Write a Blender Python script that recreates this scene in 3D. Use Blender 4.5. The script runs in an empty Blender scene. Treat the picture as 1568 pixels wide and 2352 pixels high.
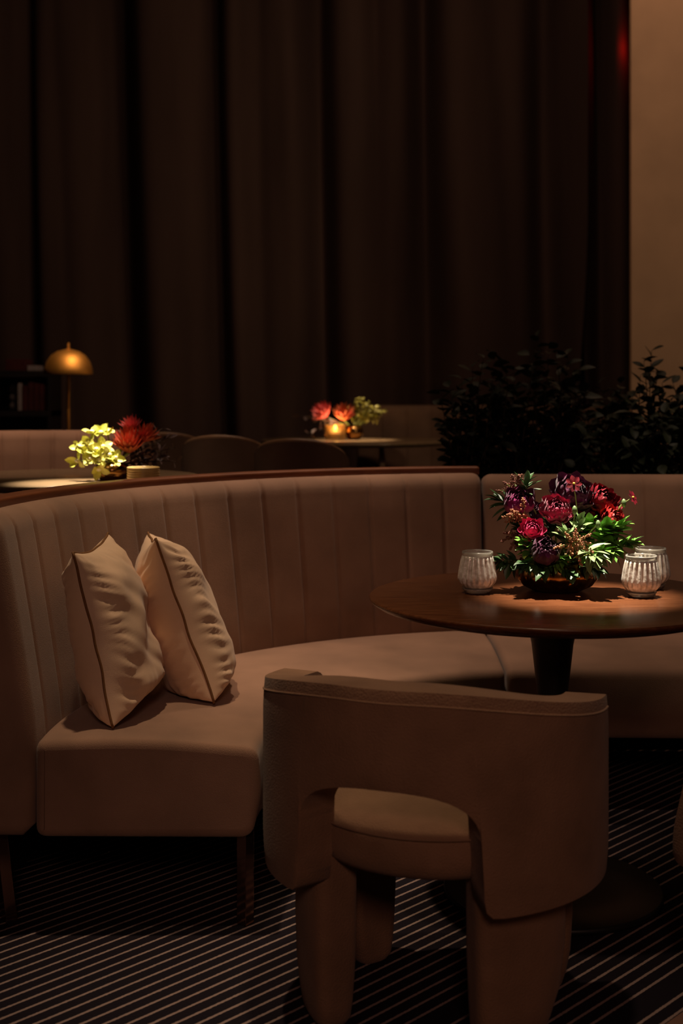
import bpy, math, random
from mathutils import Vector, Matrix, noise
random.seed(7)
PI = math.pi
SC = bpy.context.scene
COL = SC.collection
F, HY, CX, CH = 3010.0, 890.0, 784.0, 1.26      # focal length in pixels, horizon row, centre column, eye height

def P(px, py, Y):                                # a point of the place at depth Y from its direction
    return Vector(((px - CX) / F * Y, Y, CH - (py - HY) / F * Y))

# ------------------------------------------------------------------ materials
def new_mat(name):
    m = bpy.data.materials.new(name); m.use_nodes = True
    nt = m.node_tree; b = nt.nodes['Principled BSDF']
    return m, nt, b

def mat(name, col, rough=0.6, metal=0.0, var=0.12, nscale=12.0, bump=0.0, bscale=300.0, sheen=0.0, coat=0.0, emit=None, estr=0.0,
        spec=0.5, stretch=(1, 1, 1), col2=None, coatr=0.15, detail=3.0, trans=0.0, sub=0.0):
    m, nt, b = new_mat(name)
    N, L = nt.nodes, nt.links
    tc = N.new('ShaderNodeTexCoord'); mp = N.new('ShaderNodeMapping'); mp.inputs['Scale'].default_value = stretch
    L.new(tc.outputs['Object'], mp.inputs['Vector'])
    nz = N.new('ShaderNodeTexNoise'); nz.inputs['Scale'].default_value = nscale; nz.inputs['Detail'].default_value = detail
    L.new(mp.outputs['Vector'], nz.inputs['Vector'])
    mx = N.new('ShaderNodeMix'); mx.data_type = 'RGBA'
    c2 = col2 if col2 else tuple(c * (1 - var * 2) for c in col)
    c1 = col if col2 else tuple(min(1, c * (1 + var)) for c in col)
    mx.inputs['A'].default_value = (*c1, 1); mx.inputs['B'].default_value = (*c2, 1)
    rp = N.new('ShaderNodeMapRange'); rp.inputs['From Min'].default_value = .3; rp.inputs['From Max'].default_value = .7
    L.new(nz.outputs['Fac'], rp.inputs['Value']); L.new(rp.outputs['Result'], mx.inputs['Factor'])
    L.new(mx.outputs['Result'], b.inputs['Base Color'])
    b.inputs['Roughness'].default_value = rough; b.inputs['Metallic'].default_value = metal
    b.inputs['Specular IOR Level'].default_value = spec
    if sheen: b.inputs['Sheen Weight'].default_value = sheen; b.inputs['Sheen Roughness'].default_value = .5
    if coat: b.inputs['Coat Weight'].default_value = coat; b.inputs['Coat Roughness'].default_value = coatr
    if trans: b.inputs['Transmission Weight'].default_value = trans
    if emit: b.inputs['Emission Color'].default_value = (*emit, 1); b.inputs['Emission Strength'].default_value = estr
    if bump:
        bn = N.new('ShaderNodeTexNoise'); bn.inputs['Scale'].default_value = bscale; bn.inputs['Detail'].default_value = 2
        L.new(mp.outputs['Vector'], bn.inputs['Vector'])
        bp = N.new('ShaderNodeBump'); bp.inputs['Strength'].default_value = bump; bp.inputs['Distance'].default_value = .004
        L.new(bn.outputs['Fac'], bp.inputs['Height']); L.new(bp.outputs['Normal'], b.inputs['Normal'])
    return m

M = {}
M['fabric'] = mat('taupe velvet', (.30, .175, .115), .85, var=.10, nscale=6, bump=.25, bscale=500, sheen=.15, spec=.2)
M['chair'] = mat('taupe boucle', (.27, .150, .088), .95, var=.10, nscale=9, bump=.5, bscale=260, sheen=.1, spec=.15)
M['fabric_back'] = mat('light taupe upholstery', (.36, .20, .13), .85, var=.10, nscale=6, bump=.25, bscale=400, spec=.2)
M['fabric_dark'] = mat('dark olive upholstery', (.17, .10, .065), .9, var=.10, nscale=6, bump=.25, bscale=400, spec=.2)
M['rail'] = mat('oiled reddish wood', (.22, .072, .026), .42, col2=(.13, .038, .014), nscale=9, stretch=(1, 1, 12), coat=.25, coatr=.3)
M['leg_metal'] = mat('dark polished bronze', (.30, .17, .13), .12, metal=.9, var=.15, nscale=4)
M['pillow'] = mat('cream satin', (.80, .56, .37), .55, var=.05, nscale=7, bump=.12, bscale=600, sheen=.2, spec=.35)
M['piping'] = mat('ochre piping', (.20, .085, .022), .7, var=.12, nscale=60)
M['wood'] = mat('dark walnut', (.125, .044, .017), .27, col2=(.066, .021, .008), nscale=16, stretch=(1, 9, 9), bump=.04, bscale=90, detail=6, spec=.22)
M['table_black'] = mat('black stained wood', (.008, .006, .005), .45, var=.2, nscale=14)
M['bronze'] = mat('aged bronze', (.40, .21, .06), .20, metal=1.0, col2=(.20, .10, .035), nscale=22)
M['curtain'] = mat('dark brown drape', (.088, .054, .044), .95, var=.12, nscale=3, bump=.2, bscale=200, spec=.1, stretch=(1, 1, .15))
M['plaster'] = mat('tan plaster', (.42, .255, .155), .9, var=.05, nscale=5, bump=.12, bscale=160, spec=.2)
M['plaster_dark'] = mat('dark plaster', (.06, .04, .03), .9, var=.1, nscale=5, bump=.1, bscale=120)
M['brass'] = mat('brushed brass', (.80, .40, .10), .55, metal=1.0, var=.12, nscale=8)
M['leaf_bright'] = mat('fresh green leaf', (.15, .33, .045), .42, col2=(.07, .18, .025), nscale=24, spec=.5)
M['leaf_pale'] = mat('grey green leaf', (.20, .28, .12), .42, col2=(.10, .17, .06), nscale=24, spec=.5)
M['leaf_deep'] = mat('deep green leaf', (.04, .10, .025), .45, col2=(.02, .05, .015), nscale=20, spec=.5)
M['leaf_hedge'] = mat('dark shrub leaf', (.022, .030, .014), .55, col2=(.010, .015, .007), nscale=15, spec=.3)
M['stem'] = mat('pale green stem', (.22, .26, .06), .5, var=.1, nscale=30)
M['twig'] = mat('brown twig', (.06, .035, .02), .8, var=.2, nscale=30)
M['plum'] = mat('dark plum petal', (.085, .010, .045), .5, col2=(.035, .004, .018), nscale=40, sheen=.1, spec=.3)
M['magenta'] = mat('magenta plum petal', (.25, .012, .11), .5, col2=(.06, .004, .035), nscale=30, sheen=.1, spec=.3)
M['rose'] = mat('rose burgundy petal', (.42, .04, .10), .5, col2=(.12, .008, .025), nscale=34, sheen=.1, spec=.3)
M['pink'] = mat('raspberry pink petal', (.55, .05, .14), .5, col2=(.28, .015, .06), nscale=40, spec=.3)
M['crimson'] = mat('crimson petal', (.22, .008, .018), .5, col2=(.06, .003, .008), nscale=30, spec=.3)
M['scarlet'] = mat('scarlet burgundy petal', (.40, .018, .014), .5, col2=(.10, .004, .008), nscale=30, spec=.3)
M['yellow'] = mat('yellow flower centre', (.75, .55, .05), .6, var=.1, nscale=60)
M['bud'] = mat('copper brown bud', (.42, .17, .075), .6, col2=(.26, .08, .04), nscale=80)
M['bud_dark'] = mat('russet bud', (.22, .07, .04), .6, col2=(.12, .035, .025), nscale=80)
M['orchid'] = mat('lime yellow petal', (.80, .76, .22), .45, col2=(.55, .56, .05), nscale=16, spec=.4)
M['orchid_lip'] = mat('cream petal lip', (.85, .78, .50), .5, var=.06, nscale=20)
M['olive_bloom'] = mat('olive yellow floret', (.36, .32, .05), .5, col2=(.22, .20, .03), nscale=30)
M['protea'] = mat('rust red bract', (.52, .06, .04), .5, col2=(.32, .12, .03), nscale=14, spec=.3)
M['protea_pale'] = mat('pink bract', (.62, .12, .12), .5, col2=(.36, .05, .05), nscale=14, spec=.3)
M['smoke'] = mat('dusky bronze leaf', (.085, .05, .045), .5, var=.2, nscale=12)
M['amber_glass'] = mat('amber ribbed glass', (.80, .56, .22), .25, var=.15, nscale=20, spec=.6, trans=.2)
M['wax'] = mat('white wax', (.80, .70, .52), .6, var=.04, nscale=10)
M['flame'] = mat('candle flame', (1, .7, .3), .6, emit=(1, .62, .22), estr=40)
M['red_book'] = mat('dark red cloth', (.09, .012, .012), .8, var=.15, nscale=20)
M['grey_book'] = mat('pale grey paper', (.40, .33, .33), .8, var=.1, nscale=20)
M['shelf'] = mat('near black wood', (.018, .010, .009), .6, var=.2, nscale=8, stretch=(1, 1, 8))
M['soil'] = mat('dark soil', (.02, .014, .01), 1, var=.3, nscale=50, bump=.6, bscale=60)
M['ceiling'] = mat('dark ceiling paint', (.05, .04, .035), .9, var=.05)
M['rim_wood'] = mat('brown bent wood rim', (.45, .27, .15), .4, col2=(.2, .1, .05), nscale=10)
M['platform'] = mat('dark brown carpet', (.03, .02, .018), 1, var=.2, nscale=60, bump=.3, bscale=300)

def silver_mat():
    m, nt, b = new_mat('mercury glass')
    N, L = nt.nodes, nt.links
    tc = N.new('ShaderNodeTexCoord')
    nz = N.new('ShaderNodeTexNoise'); nz.inputs['Scale'].default_value = 90; nz.inputs['Detail'].default_value = 4
    L.new(tc.outputs['Object'], nz.inputs['Vector'])
    rp = N.new('ShaderNodeValToRGB')
    rp.color_ramp.elements[0].position = .25; rp.color_ramp.elements[0].color = (.50, .42, .32, 1)
    rp.color_ramp.elements[1].position = .58; rp.color_ramp.elements[1].color = (.92, .87, .78, 1)
    L.new(nz.outputs['Fac'], rp.inputs['Fac']); L.new(rp.outputs['Color'], b.inputs['Base Color'])
    b.inputs['Metallic'].default_value = .15; b.inputs['Roughness'].default_value = .3
    b.inputs['Coat Weight'].default_value = .6; b.inputs['Coat Roughness'].default_value = .08
    bp = N.new('ShaderNodeBump'); bp.inputs['Strength'].default_value = .25; bp.inputs['Distance'].default_value = .003
    L.new(nz.outputs['Fac'], bp.inputs['Height']); L.new(bp.outputs['Normal'], b.inputs['Normal'])
    return m
M['mercury'] = silver_mat()
def glass_mat():
    m, nt, b = new_mat('clear glass')
    N, L = nt.nodes, nt.links
    tc = N.new('ShaderNodeTexCoord'); nz = N.new('ShaderNodeTexNoise'); nz.inputs['Scale'].default_value = 60
    L.new(tc.outputs['Object'], nz.inputs['Vector'])
    rp = N.new('ShaderNodeMapRange'); rp.inputs['To Min'].default_value = .04; rp.inputs['To Max'].default_value = .22
    L.new(nz.outputs['Fac'], rp.inputs['Value']); L.new(rp.outputs['Result'], b.inputs['Roughness'])
    b.inputs['Base Color'].default_value = (.93, .90, .82, 1); b.inputs['Transmission Weight'].default_value = .8
    return m
M['glass'] = glass_mat()

def carpet_mat():
    m, nt, b = new_mat('striped carpet')
    N, L = nt.nodes, nt.links
    tc = N.new('ShaderNodeTexCoord'); sx = N.new('ShaderNodeSeparateXYZ'); L.new(tc.outputs['Object'], sx.inputs['Vector'])
    def mth(op, a, b_=None, c=None):
        n = N.new('ShaderNodeMath'); n.operation = op
        for i, v in enumerate((a, b_, c)):
            if v is None: continue
            if isinstance(v, (int, float)): n.inputs[i].default_value = v
            else: L.new(v, n.inputs[i])
        return n.outputs[0]
    wob = N.new('ShaderNodeTexNoise'); wob.inputs['Scale'].default_value = 160; wob.inputs['Detail'].default_value = 2
    L.new(tc.outputs['Object'], wob.inputs['Vector'])
    p = mth('SUBTRACT', mth('MULTIPLY', sx.outputs['X'], .730), mth('MULTIPLY', sx.outputs['Y'], .683))
    p0 = p
    p = mth('ADD', p, mth('MULTIPLY', mth('SUBTRACT', wob.outputs['Fac'], .5), .0035))
    q = mth('ADD', mth('DIVIDE', p, .03355), .53)
    fr = mth('FRACT', mth('ADD', q, 200.0))
    line = mth('LESS_THAN', mth('ABSOLUTE', mth('SUBTRACT', fr, .5)), .10)
    idx = mth('FLOOR', mth('ADD', q, 200.0))
    def notidx(i): return mth('GREATER_THAN', mth('ABSOLUTE', mth('SUBTRACT', idx, i)), .5)
    line = mth('MULTIPLY', mth('MULTIPLY', line, notidx(151)), notidx(159))
    border = mth('GREATER_THAN', p0, -1.304)
    line = mth('MULTIPLY', line, mth('SUBTRACT', 1.0, border))
    mx = N.new('ShaderNodeMix'); mx.data_type = 'RGBA'
    mx.inputs['A'].default_value = (.013, .010, .015, 1); mx.inputs['B'].default_value = (.30, .215, .19, 1)
    L.new(line, mx.inputs['Factor'])
    m2 = N.new('ShaderNodeMix'); m2.data_type = 'RGBA'; m2.inputs['B'].default_value = (.22, .12, .09, 1)
    L.new(mx.outputs['Result'], m2.inputs['A']); L.new(border, m2.inputs['Factor'])
    L.new(m2.outputs['Result'], b.inputs['Base Color']); b.inputs['Roughness'].default_value = .95
    b.inputs['Specular IOR Level'].default_value = .1
    bp = N.new('ShaderNodeBump'); bp.inputs['Strength'].default_value = .5; bp.inputs['Distance'].default_value = .004
    L.new(wob.outputs['Fac'], bp.inputs['Height']); L.new(bp.outputs['Normal'], b.inputs['Normal'])
    return m
M['carpet'] = carpet_mat()

# ------------------------------------------------------------------ mesh helpers
class MB:
    def __init__(s): s.v = []; s.f = []
    def add(s, vs, fs):
        o = len(s.v); s.v += [Vector(v) for v in vs]; s.f += [tuple(i + o for i in f) for f in fs]
    def grid(s, rows, close_u=False, close_v=False):
        n, m = len(rows), len(rows[0]); vs = [p for r in rows for p in r]; fs = []
        for i in range(n if close_u else n - 1):
            for j in range(m if close_v else m - 1):
                a, b = i, (i + 1) % n; c, d = j, (j + 1) % m
                fs.append((a * m + c, a * m + d, b * m + d, b * m + c))
        s.add(vs, fs)
    def sweep(s, rows, caps=True):                # rows: closed sections
        n, m = len(rows), len(rows[0]); o = len(s.v)
        s.grid(rows, close_v=True)
        if caps:
            s.f.append(tuple(o + j for j in reversed(range(m)))); s.f.append(tuple(o + (n - 1) * m + j for j in range(m)))
    def box(s, c, d):
        x, y, z = c; a, b, e = d[0] / 2, d[1] / 2, d[2] / 2
        vs = [(x + i * a, y + j * b, z + k * e) for k in (-1, 1) for j in (-1, 1) for i in (-1, 1)]
        s.add(vs, [(0, 2, 3, 1), (4, 5, 7, 6), (0, 1, 5, 4), (2, 6, 7, 3), (0, 4, 6, 2), (1, 3, 7, 5)])
    def lathe(s, prof, seg=48, c=(0, 0, 0), flute=None):
        rows = []
        for i, (r, z) in enumerate(prof):
            row = []
            for k in range(seg):
                a = 2 * PI * k / seg
                rr = r * (1 + (flute(a, i / (len(prof) - 1)) if flute else 0))
                row.append((c[0] + rr * math.cos(a), c[1] + rr * math.sin(a), c[2] + z))
            rows.append(row)
        s.sweep(rows, caps=True)
    def tube(s, pts, r, seg=8, caps=True):
        pts = [Vector(p) for p in pts]; n = len(pts); rows = []
        rr = r if isinstance(r, (list, tuple)) else [r] * n
        ref = None
        for i in range(n):
            t = (pts[min(i + 1, n - 1)] - pts[max(i - 1, 0)])
            t = t.normalized() if t.length > 1e-9 else Vector((0, 0, 1))
            if ref is None: ref = Vector((1, 0, 0)) if abs(t.x) < .8 else Vector((0, 1, 0))
            u = (ref - t * ref.dot(t)).normalized(); ref = u; w = t.cross(u)
            rows.append([pts[i] + (u * math.cos(2 * PI * k / seg) + w * math.sin(2 * PI * k / seg)) * rr[i] for k in range(seg)])
        s.sweep(rows, caps)
    def ball(s, c, r, seg=8, rings=6, sc=(1, 1, 1)):
        c = Vector(c); rows = []
        for i in range(rings + 1):
            t = -PI / 2 + PI * i / rings; t = max(-1.5, min(1.5, t))
            rows.append([c + Vector((math.cos(t) * math.cos(2 * PI * k / seg) * r * sc[0], math.cos(t) * math.sin(2 * PI * k / seg) * r * sc[1], math.sin(t) * r * sc[2])) for k in range(seg)])
        s.sweep(rows, True)

def obj(name, mb, material, parent=None, smooth=True, world=True, **kw):
    vs = mb.v
    if parent is not None and world:
        inv = parent.matrix_basis.inverted(); 
        if parent.parent is not None: inv = inv @ parent.parent.matrix_basis.inverted()
        vs = [inv @ v for v in vs]
    me = bpy.data.meshes.new(name); me.from_pydata([tuple(v) for v in vs], [], mb.f); me.update()
    if smooth:
        me.polygons.foreach_set('use_smooth', [True] * len(me.polygons))
    me.materials.append(material)
    big = [p for p in me.polygons if len(p.vertices) > 10]
    if smooth and big:
        caps = set()
        for p in big:
            p.use_smooth = False; caps.update(p.edge_keys)
        at = me.attributes.new('sharp_edge', 'BOOLEAN', 'EDGE') if 'sharp_edge' not in me.attributes else me.attributes['sharp_edge']
        for e in me.edges:
            if e.key in caps: at.data[e.index].value = True
    o = bpy.data.objects.new(name, me); COL.objects.link(o)
    if parent is not None: o.parent = parent
    for k, v in kw.items(): o[k] = v
    if smooth and kw.get('sharp', True) and len(me.polygons) > 4 and not big:
        try: me.set_sharp_from_angle(angle=math.radians(42))
        except Exception: pass
    if 'sharp' in o: del o['sharp']
    return o

def thing(name, label, cat, loc=(0, 0, 0), rz=0.0, group=None):
    e = bpy.data.objects.new(name, None); COL.objects.link(e)
    e.empty_display_size = .1
    e.matrix_basis = Matrix.Translation(Vector(loc)) @ Matrix.Rotation(rz, 4, 'Z')
    e['label'] = label; e['category'] = cat
    if group: e['group'] = group
    return e

def bevel(o, w, seg=3, ang=40):
    b = o.modifiers.new('bevel', 'BEVEL'); b.width = w; b.segments = seg; b.limit_method = 'ANGLE'; b.angle_limit = math.radians(ang)
    return o
def subsurf(o, n=1):
    b = o.modifiers.new('subd', 'SUBSURF'); b.levels = n; b.render_levels = n
    return o
def solid(o, t, off=-1):
    b = o.modifiers.new('solid', 'SOLIDIFY'); b.thickness = t; b.offset = off
    return o
def copy_tree(o, parent=None):
    c = o.copy(); COL.objects.link(c)
    if parent is not None: c.parent = parent
    for ch in list(o.children): copy_tree(ch, c)
    return c
def sstep(a, b, x):
    t = max(0, min(1, (x - a) / (b - a))); return t * t * (3 - 2 * t)

# ------------------------------------------------------------------ the setting
mb = MB(); mb.add([(-6, -1.5, 0), (6, -1.5, 0), (6, 11, 0), (-6, 11, 0)], [(0, 1, 2, 3)])
obj('floor', mb, M['carpet'], kind='structure', label='dark carpet with thin pale diagonal stripes', smooth=False)
BC = Vector((.763, 2.98))                        # centre of the banquette's curve
mb = MB(); PZ = .20
ring = [(BC.x + 1.675 * math.cos(math.radians(a)), BC.y + 1.675 * math.sin(math.radians(a))) for a in range(184, 100, -4)]
poly = [(-6, ring[0][1])] + ring + [(BC.x - .28, 4.60), (6, 4.60), (6, 10.9), (-6, 10.9)]
n = len(poly)
mb.add([(x, y, 0.001) for x, y in poly] + [(x, y, PZ) for x, y in poly], [tuple(range(n, 2 * n))] + [(i, (i + 1) % n, n + (i + 1) % n, n + i) for i in range(n)])
obj('floor_platform', mb, M['platform'], kind='structure', label='raised dark floor behind the banquette', smooth=False)
mb = MB(); mb.box((0, 4.7, 5.05), (12, 12.6, .1)); obj('ceiling', mb, M['ceiling'], kind='structure', label='dark ceiling', smooth=False)
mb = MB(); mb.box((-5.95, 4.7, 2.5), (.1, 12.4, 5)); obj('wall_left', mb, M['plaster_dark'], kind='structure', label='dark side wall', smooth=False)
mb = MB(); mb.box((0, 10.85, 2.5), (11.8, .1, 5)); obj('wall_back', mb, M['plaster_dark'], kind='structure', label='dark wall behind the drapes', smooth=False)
mb = MB(); mb.box((3.7, 6.52, 2.6), (2 * (3.7 - 1.4355), .04, 4.8)); w = obj('wall_right', mb, M['plaster'], kind='structure', label='tan plaster wall at the right edge', smooth=False)
bevel(w, .006, 2)

# drapes: folds as (row-0 column, lower column, half width, depth) in columns of the view at the drape's own distance
CY = 9.5; KX = CY / F
def drape(name, x0, x1, edge_fn, folds, label, zb=.22, zt=4.95):
    mb = MB(); rows = []
    nx, nz = int(abs(x1 - x0) / .012), 44
    for i in range(nx + 1):
        row = []
        for j in range(nz + 1):
            z = zb + (zt - zb) * j / nz
            t = (4.07 - z) / (4.07 - 1.2)                 # 0 high up, 1 at the level of the table flowers
            e0, e1 = edge_fn(t); u = i / nx
            x = e0 + (e1 - e0) * u
            y = 0.0
            for (pa, pb, hw, d) in folds:
                c = ((pa + (pb - pa) * max(0, t) ** 1.3) - CX) * KX
                hw2 = hw * (1 + .35 * t)
                dx = (x - c) / hw2
                y += d * math.exp(-dx * dx * (1.0 if dx < 0 else 2.2)) - .38 * d * math.exp(-((dx - 1.9) / 1.1) ** 2) 
            y += .022 * math.sin(x * 9.0 + .6 * z) + .012 * math.sin(x * 23 + 1.3 * z + 2)
            y += .03 * noise.noise(Vector((x * 3, z * .5, 3)))
            row.append((x, CY + y, z))
        rows.append(row)
    mb.grid(rows)
    o = obj(name, mb, M['curtain'], label=label, category='curtain', group='floor-length drapes along the back', sharp=False)
    solid(o, .008)
    return o
fl = [(-160, -150, .10, .16), (62, 78, .06, .12), (268, 290, .13, .30), (492, 512, .07, .24), (590, 600, .10, .05), (735, 742, .11, .26), (860, 868, .09, .06), (978, 985, .12, .28),
      (1262, 1275, .13, .24)]
drape('curtain', -3.6, 1.74, lambda t: (-3.6, (1345 - CX) * KX - .06 * sstep(.55, 1.1, t)), fl, 'wide dark brown drape hanging in deep folds across the back wall')
fr = [(1382, 1392, .08, .2), (1470, 1480, .1, .24)]
drape('curtain', 1.7, 3.6, lambda t: ((1330 - CX) * KX + .055 * sstep(.55, 1.1, t), 3.6), fr, 'narrow dark brown drape beside the tan wall, with a red glow high up')

# ------------------------------------------------------------------ banquettes
def sweep_profile(mb, frames, prof_fn, edge=.028, nseg=5):
    """frames: (J, d, s). prof_fn(s, i) -> list of (offset along d, z). Rounds both ends by shrinking the section."""
    rows = []
    S0, S1 = frames[0][2], frames[-1][2]
    n = len(frames)
    def section(fr, inset):
        J, d, s = fr
        pr = prof_fn(s)
        m = len(pr); out = []
        co = sum(p[0] for p in pr) / m; cz = sum(p[1] for p in pr) / m
        for k in range(m):
            o, z = pr[k]
            if inset:
                a, b = pr[k - 1], pr[(k + 1) % m]
                tx, tz = b[0] - a[0], b[1] - a[1]; l = math.hypot(tx, tz) or 1
                nx_, nz_ = tz / l, -tx / l
                if (nx_ * (co - o) + nz_ * (cz - z)) < 0: nx_, nz_ = -nx_, -nz_
                o += nx_ * inset; z += nz_ * inset
            out.append(Vector((J.x + d.x * o, J.y + d.y * o, z)))
        return out
    def lerp_frame(s):
        for i in range(n - 1):
            if frames[i + 1][2] >= s:
                t = (s - frames[i][2]) / (frames[i + 1][2] - frames[i][2])
                return (frames[i][0].lerp(frames[i + 1][0], t), frames[i][1].lerp(frames[i + 1][1], t), s)
        return frames[-1]
    for k in range(nseg + 1):
        a = PI / 2 * k / (nseg + 1); rows.append(section(lerp_frame(S0 + edge * (1 - math.cos(a))), edge * (1 - math.sin(a))))
    rows += [section(f, 0) for f in frames if S0 + edge <= f[2] <= S1 - edge]
    for k in range(nseg, -1, -1):
        a = PI / 2 * k / (nseg + 1); rows.append(section(lerp_frame(S1 - edge * (1 - math.cos(a))), edge * (1 - math.sin(a))))
    mb.sweep(rows)

def round_poly(pts, r, seg=4):
    """rounded closed polygon; r per corner"""
    out = []; n = len(pts)
    for i in range(n):
        p = Vector(pts[i]); a = Vector(pts[i - 1]); b = Vector(pts[(i + 1) % n]); ri = r[i] if isinstance(r, (list, tuple)) else r
        if ri <= 0: out.append(tuple(p)); continue
        da, db = (a - p), (b - p); k = min(ri, da.length * .48, db.length * .48)
        s_, e_ = p + da.normalized() * k, p + db.normalized() * k
        for j in range(seg + 1):
            t = j / seg; q = s_ * (1 - t) ** 2 + p * 2 * t * (1 - t) + e_ * t * t
            out.append(tuple(q))
    return out

def banquette(name, label, frames, depth_fn, seat_z, bot_z, top_z, lean, seam, material, rail=True, legs=(), base=(0, 0, 0), group=None, cat='banquette', thick=.20, groove=.009, top_r=.055):
    root = thing(name, label, cat, base, 0, group)
    S1 = frames[-1][2]
    def seat_prof(s):
        d = depth_fn(s / S1)
        pts = [(-.001, bot_z), (-d + .012, bot_z), (-d - .012, (bot_z + seat_z) / 2), (-d, seat_z - .012), (-d * .5, seat_z + .012), (-.001, seat_z + .004)]
        return round_poly(pts, [.026, .03, .09, .028, .15, .026], 5)
    mb = MB(); sweep_profile(mb, frames, seat_prof, .022)
    obj('seat', mb, material, root, sharp=False)
    def back_prof(s):
        g = 0.0
        if seam:
            x = (s / seam) % 1.0; dd = min(x, 1 - x) * seam
            g = groove * math.exp(-(dd / .0052) ** 2) - .0035 * math.sin(PI * x) ** .6
        pts = []
        inner = [(0.0, bot_z + .03, 0), (0.0, seat_z - .02, .2)]
        H = top_z - seat_z
        for k in range(1, 9):
            f = k / 8 * .86; inner.append((lean * f ** 1.1, seat_z + H * f, 1))
        ctr = (lean * .9 + top_r, top_z - top_r)
        for k in range(0, 6):
            a = PI - k * PI / 10 * .98
            inner.append((ctr[0] + top_r * math.cos(a), ctr[1] + top_r * math.sin(a), 1 - .1 * k))
        for o, z, w in inner: pts.append((o + g * w, z))
        if rail: pts += [(lean + top_r + .03, top_z - .004), (thick + lean * .5, top_z - .02)]
        else: pts += [(lean + top_r * 1.6, top_z - .006), (thick + lean * .5, top_z - .04)]
        pts += [(thick, (seat_z + top_z) / 2), (thick - .025, bot_z + .032), (thick - .055, bot_z)]
        pts += [(.03, bot_z)]
        return pts
    mb = MB(); sweep_profile(mb, frames, back_prof, .03)
    obj('backrest', mb, material, root, sharp=False)
    if rail:
        def rail_prof(s):
            o0 = lean + top_r + .012; z0 = top_z - .006
            return round_poly([(o0, z0), (o0, z0 + .026), (o0 + .065, z0 + .026), (o0 + .065, z0 - .02)], [.004, .008, .008, .004], 3)
        mb = MB(); sweep_profile(mb, frames, rail_prof, .006)
        obj('top_rail', mb, M['rail'], root)
    for (x, y, rz, splay) in legs:
        mb = MB(); w = .0145
        rows = []
        for z, sx in ((bot_z + .03, 0), (0.0, splay)):
            rows.append([(x + sx + w * math.sqrt(2) * math.cos(rz + PI / 4 + k * PI / 2), y + w * math.sqrt(2) * math.sin(rz + PI / 4 + k * PI / 2), z) for k in range(4)])
        mb.sweep(rows)
        l = obj('leg', mb, M['leg_metal'], root, smooth=False); bevel(l, .0012, 2)
    return root

def arc_frames(C, Rfn, a0, a1, dir0, dir1, step=.0055):
    fr = []; s = 0; prev = None; n = 600
    N = max(10, int(abs(math.radians(a1 - a0)) * Rfn((a0 + a1) / 2) / step))
    for i in range(N + 1):
        t = i / N; th = math.radians(a0 + (a1 - a0) * t); ph = math.radians(dir0 + (dir1 - dir0) * t)
        J = Vector((C[0] + Rfn(math.degrees(th)) * math.cos(th), C[1] + Rfn(math.degrees(th)) * math.sin(th)))
        if prev is not None: s += (J - prev).length
        prev = J; fr.append((J, Vector((math.cos(ph), math.sin(ph))), s))
    return fr
def line_frames(p, heading, curv, L, step=.0055):
    fr = []; q = Vector(p); N = int(L / step)
    for i in range(N + 1):
        s = L * i / N; h = math.radians(heading + curv * s)
        fr.append((q.copy(), Vector((-math.sin(h), math.cos(h))), s))
        q = q + Vector((math.cos(h), math.sin(h))) * (L / N)
    return fr
RJ = lambda a: 1.47 + .055 * math.sin(math.radians(2 * (a - 90)))
fA = arc_frames((BC.x, BC.y), RJ, 178.0, 100.8, 180, 90)
JE = fA[-1][0]
SEAM = fA[-1][2] / 16
banquette('banquette', 'curved taupe channel-back banquette with a wooden top rail, two cream pillows on its seat', fA, lambda t: .515 + .055 * t, .437, .216, .962, .085,
          SEAM, M['fabric'], True, [(-.226, 3.082, math.radians(52), 0), (-.815, 3.10, math.radians(40), .03), (.42, 3.98, .3, 0), (.45, 4.50, .3, 0), (-.62, 3.95, .9, 0), (-.06, 3.65, .9, 0)], base=(-.2, 3.9, 0))
fB = line_frames((JE.x + .006, JE.y), 0, -5.5, 2.0)
banquette('banquette', 'straight taupe banquette section behind the flower table, backed by dark shrubs, no wooden rail', fB, lambda t: .57, .437, .216, .958, .085,
          .135, M['fabric'], False, [(.56, 3.98, .3, 0), (1.6, 3.95, .2, 0), (1.6, 4.42, .2, 0), (.56, 4.52, .3, 0)], base=(1.4, 4.2, 0), groove=.006)
# the lounge behind, on the raised floor
fC = arc_frames((-1.05, 4.5), lambda a: .88, 150, 76, 150, 76)
banquette('banquette', 'light taupe channel-back banquette behind the left lounge table, under the brass lamp', fC, lambda t: .40, PZ + .44, PZ + .06, 1.082, .06, .098, M['fabric_back'], False, [], base=(-1.1, 5.3, PZ), groove=.012)
fD = line_frames((.10, 8.45), 0, 0, 1.9)
banquette('banquette', 'dark olive banquette beyond the far table, half hidden by the shrubs', fD, lambda t: .45, PZ + .43, PZ + .06, 1.145, .05, .16, M['fabric_dark'], False, [], base=(1, 8.5, PZ))
for r in [o for o in COL.objects if o.name.startswith('banquette') and o.location.z > .1]:
    mb = MB()
    fr_ = fC if r.location.x < 0 else fD
    sweep_profile(mb, fr_, lambda s: [(-.32, PZ), (.14, PZ), (.14, PZ + .075), (-.32, PZ + .075)], .01)
    obj('plinth', mb, M['table_black'], r, smooth=False)

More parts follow.
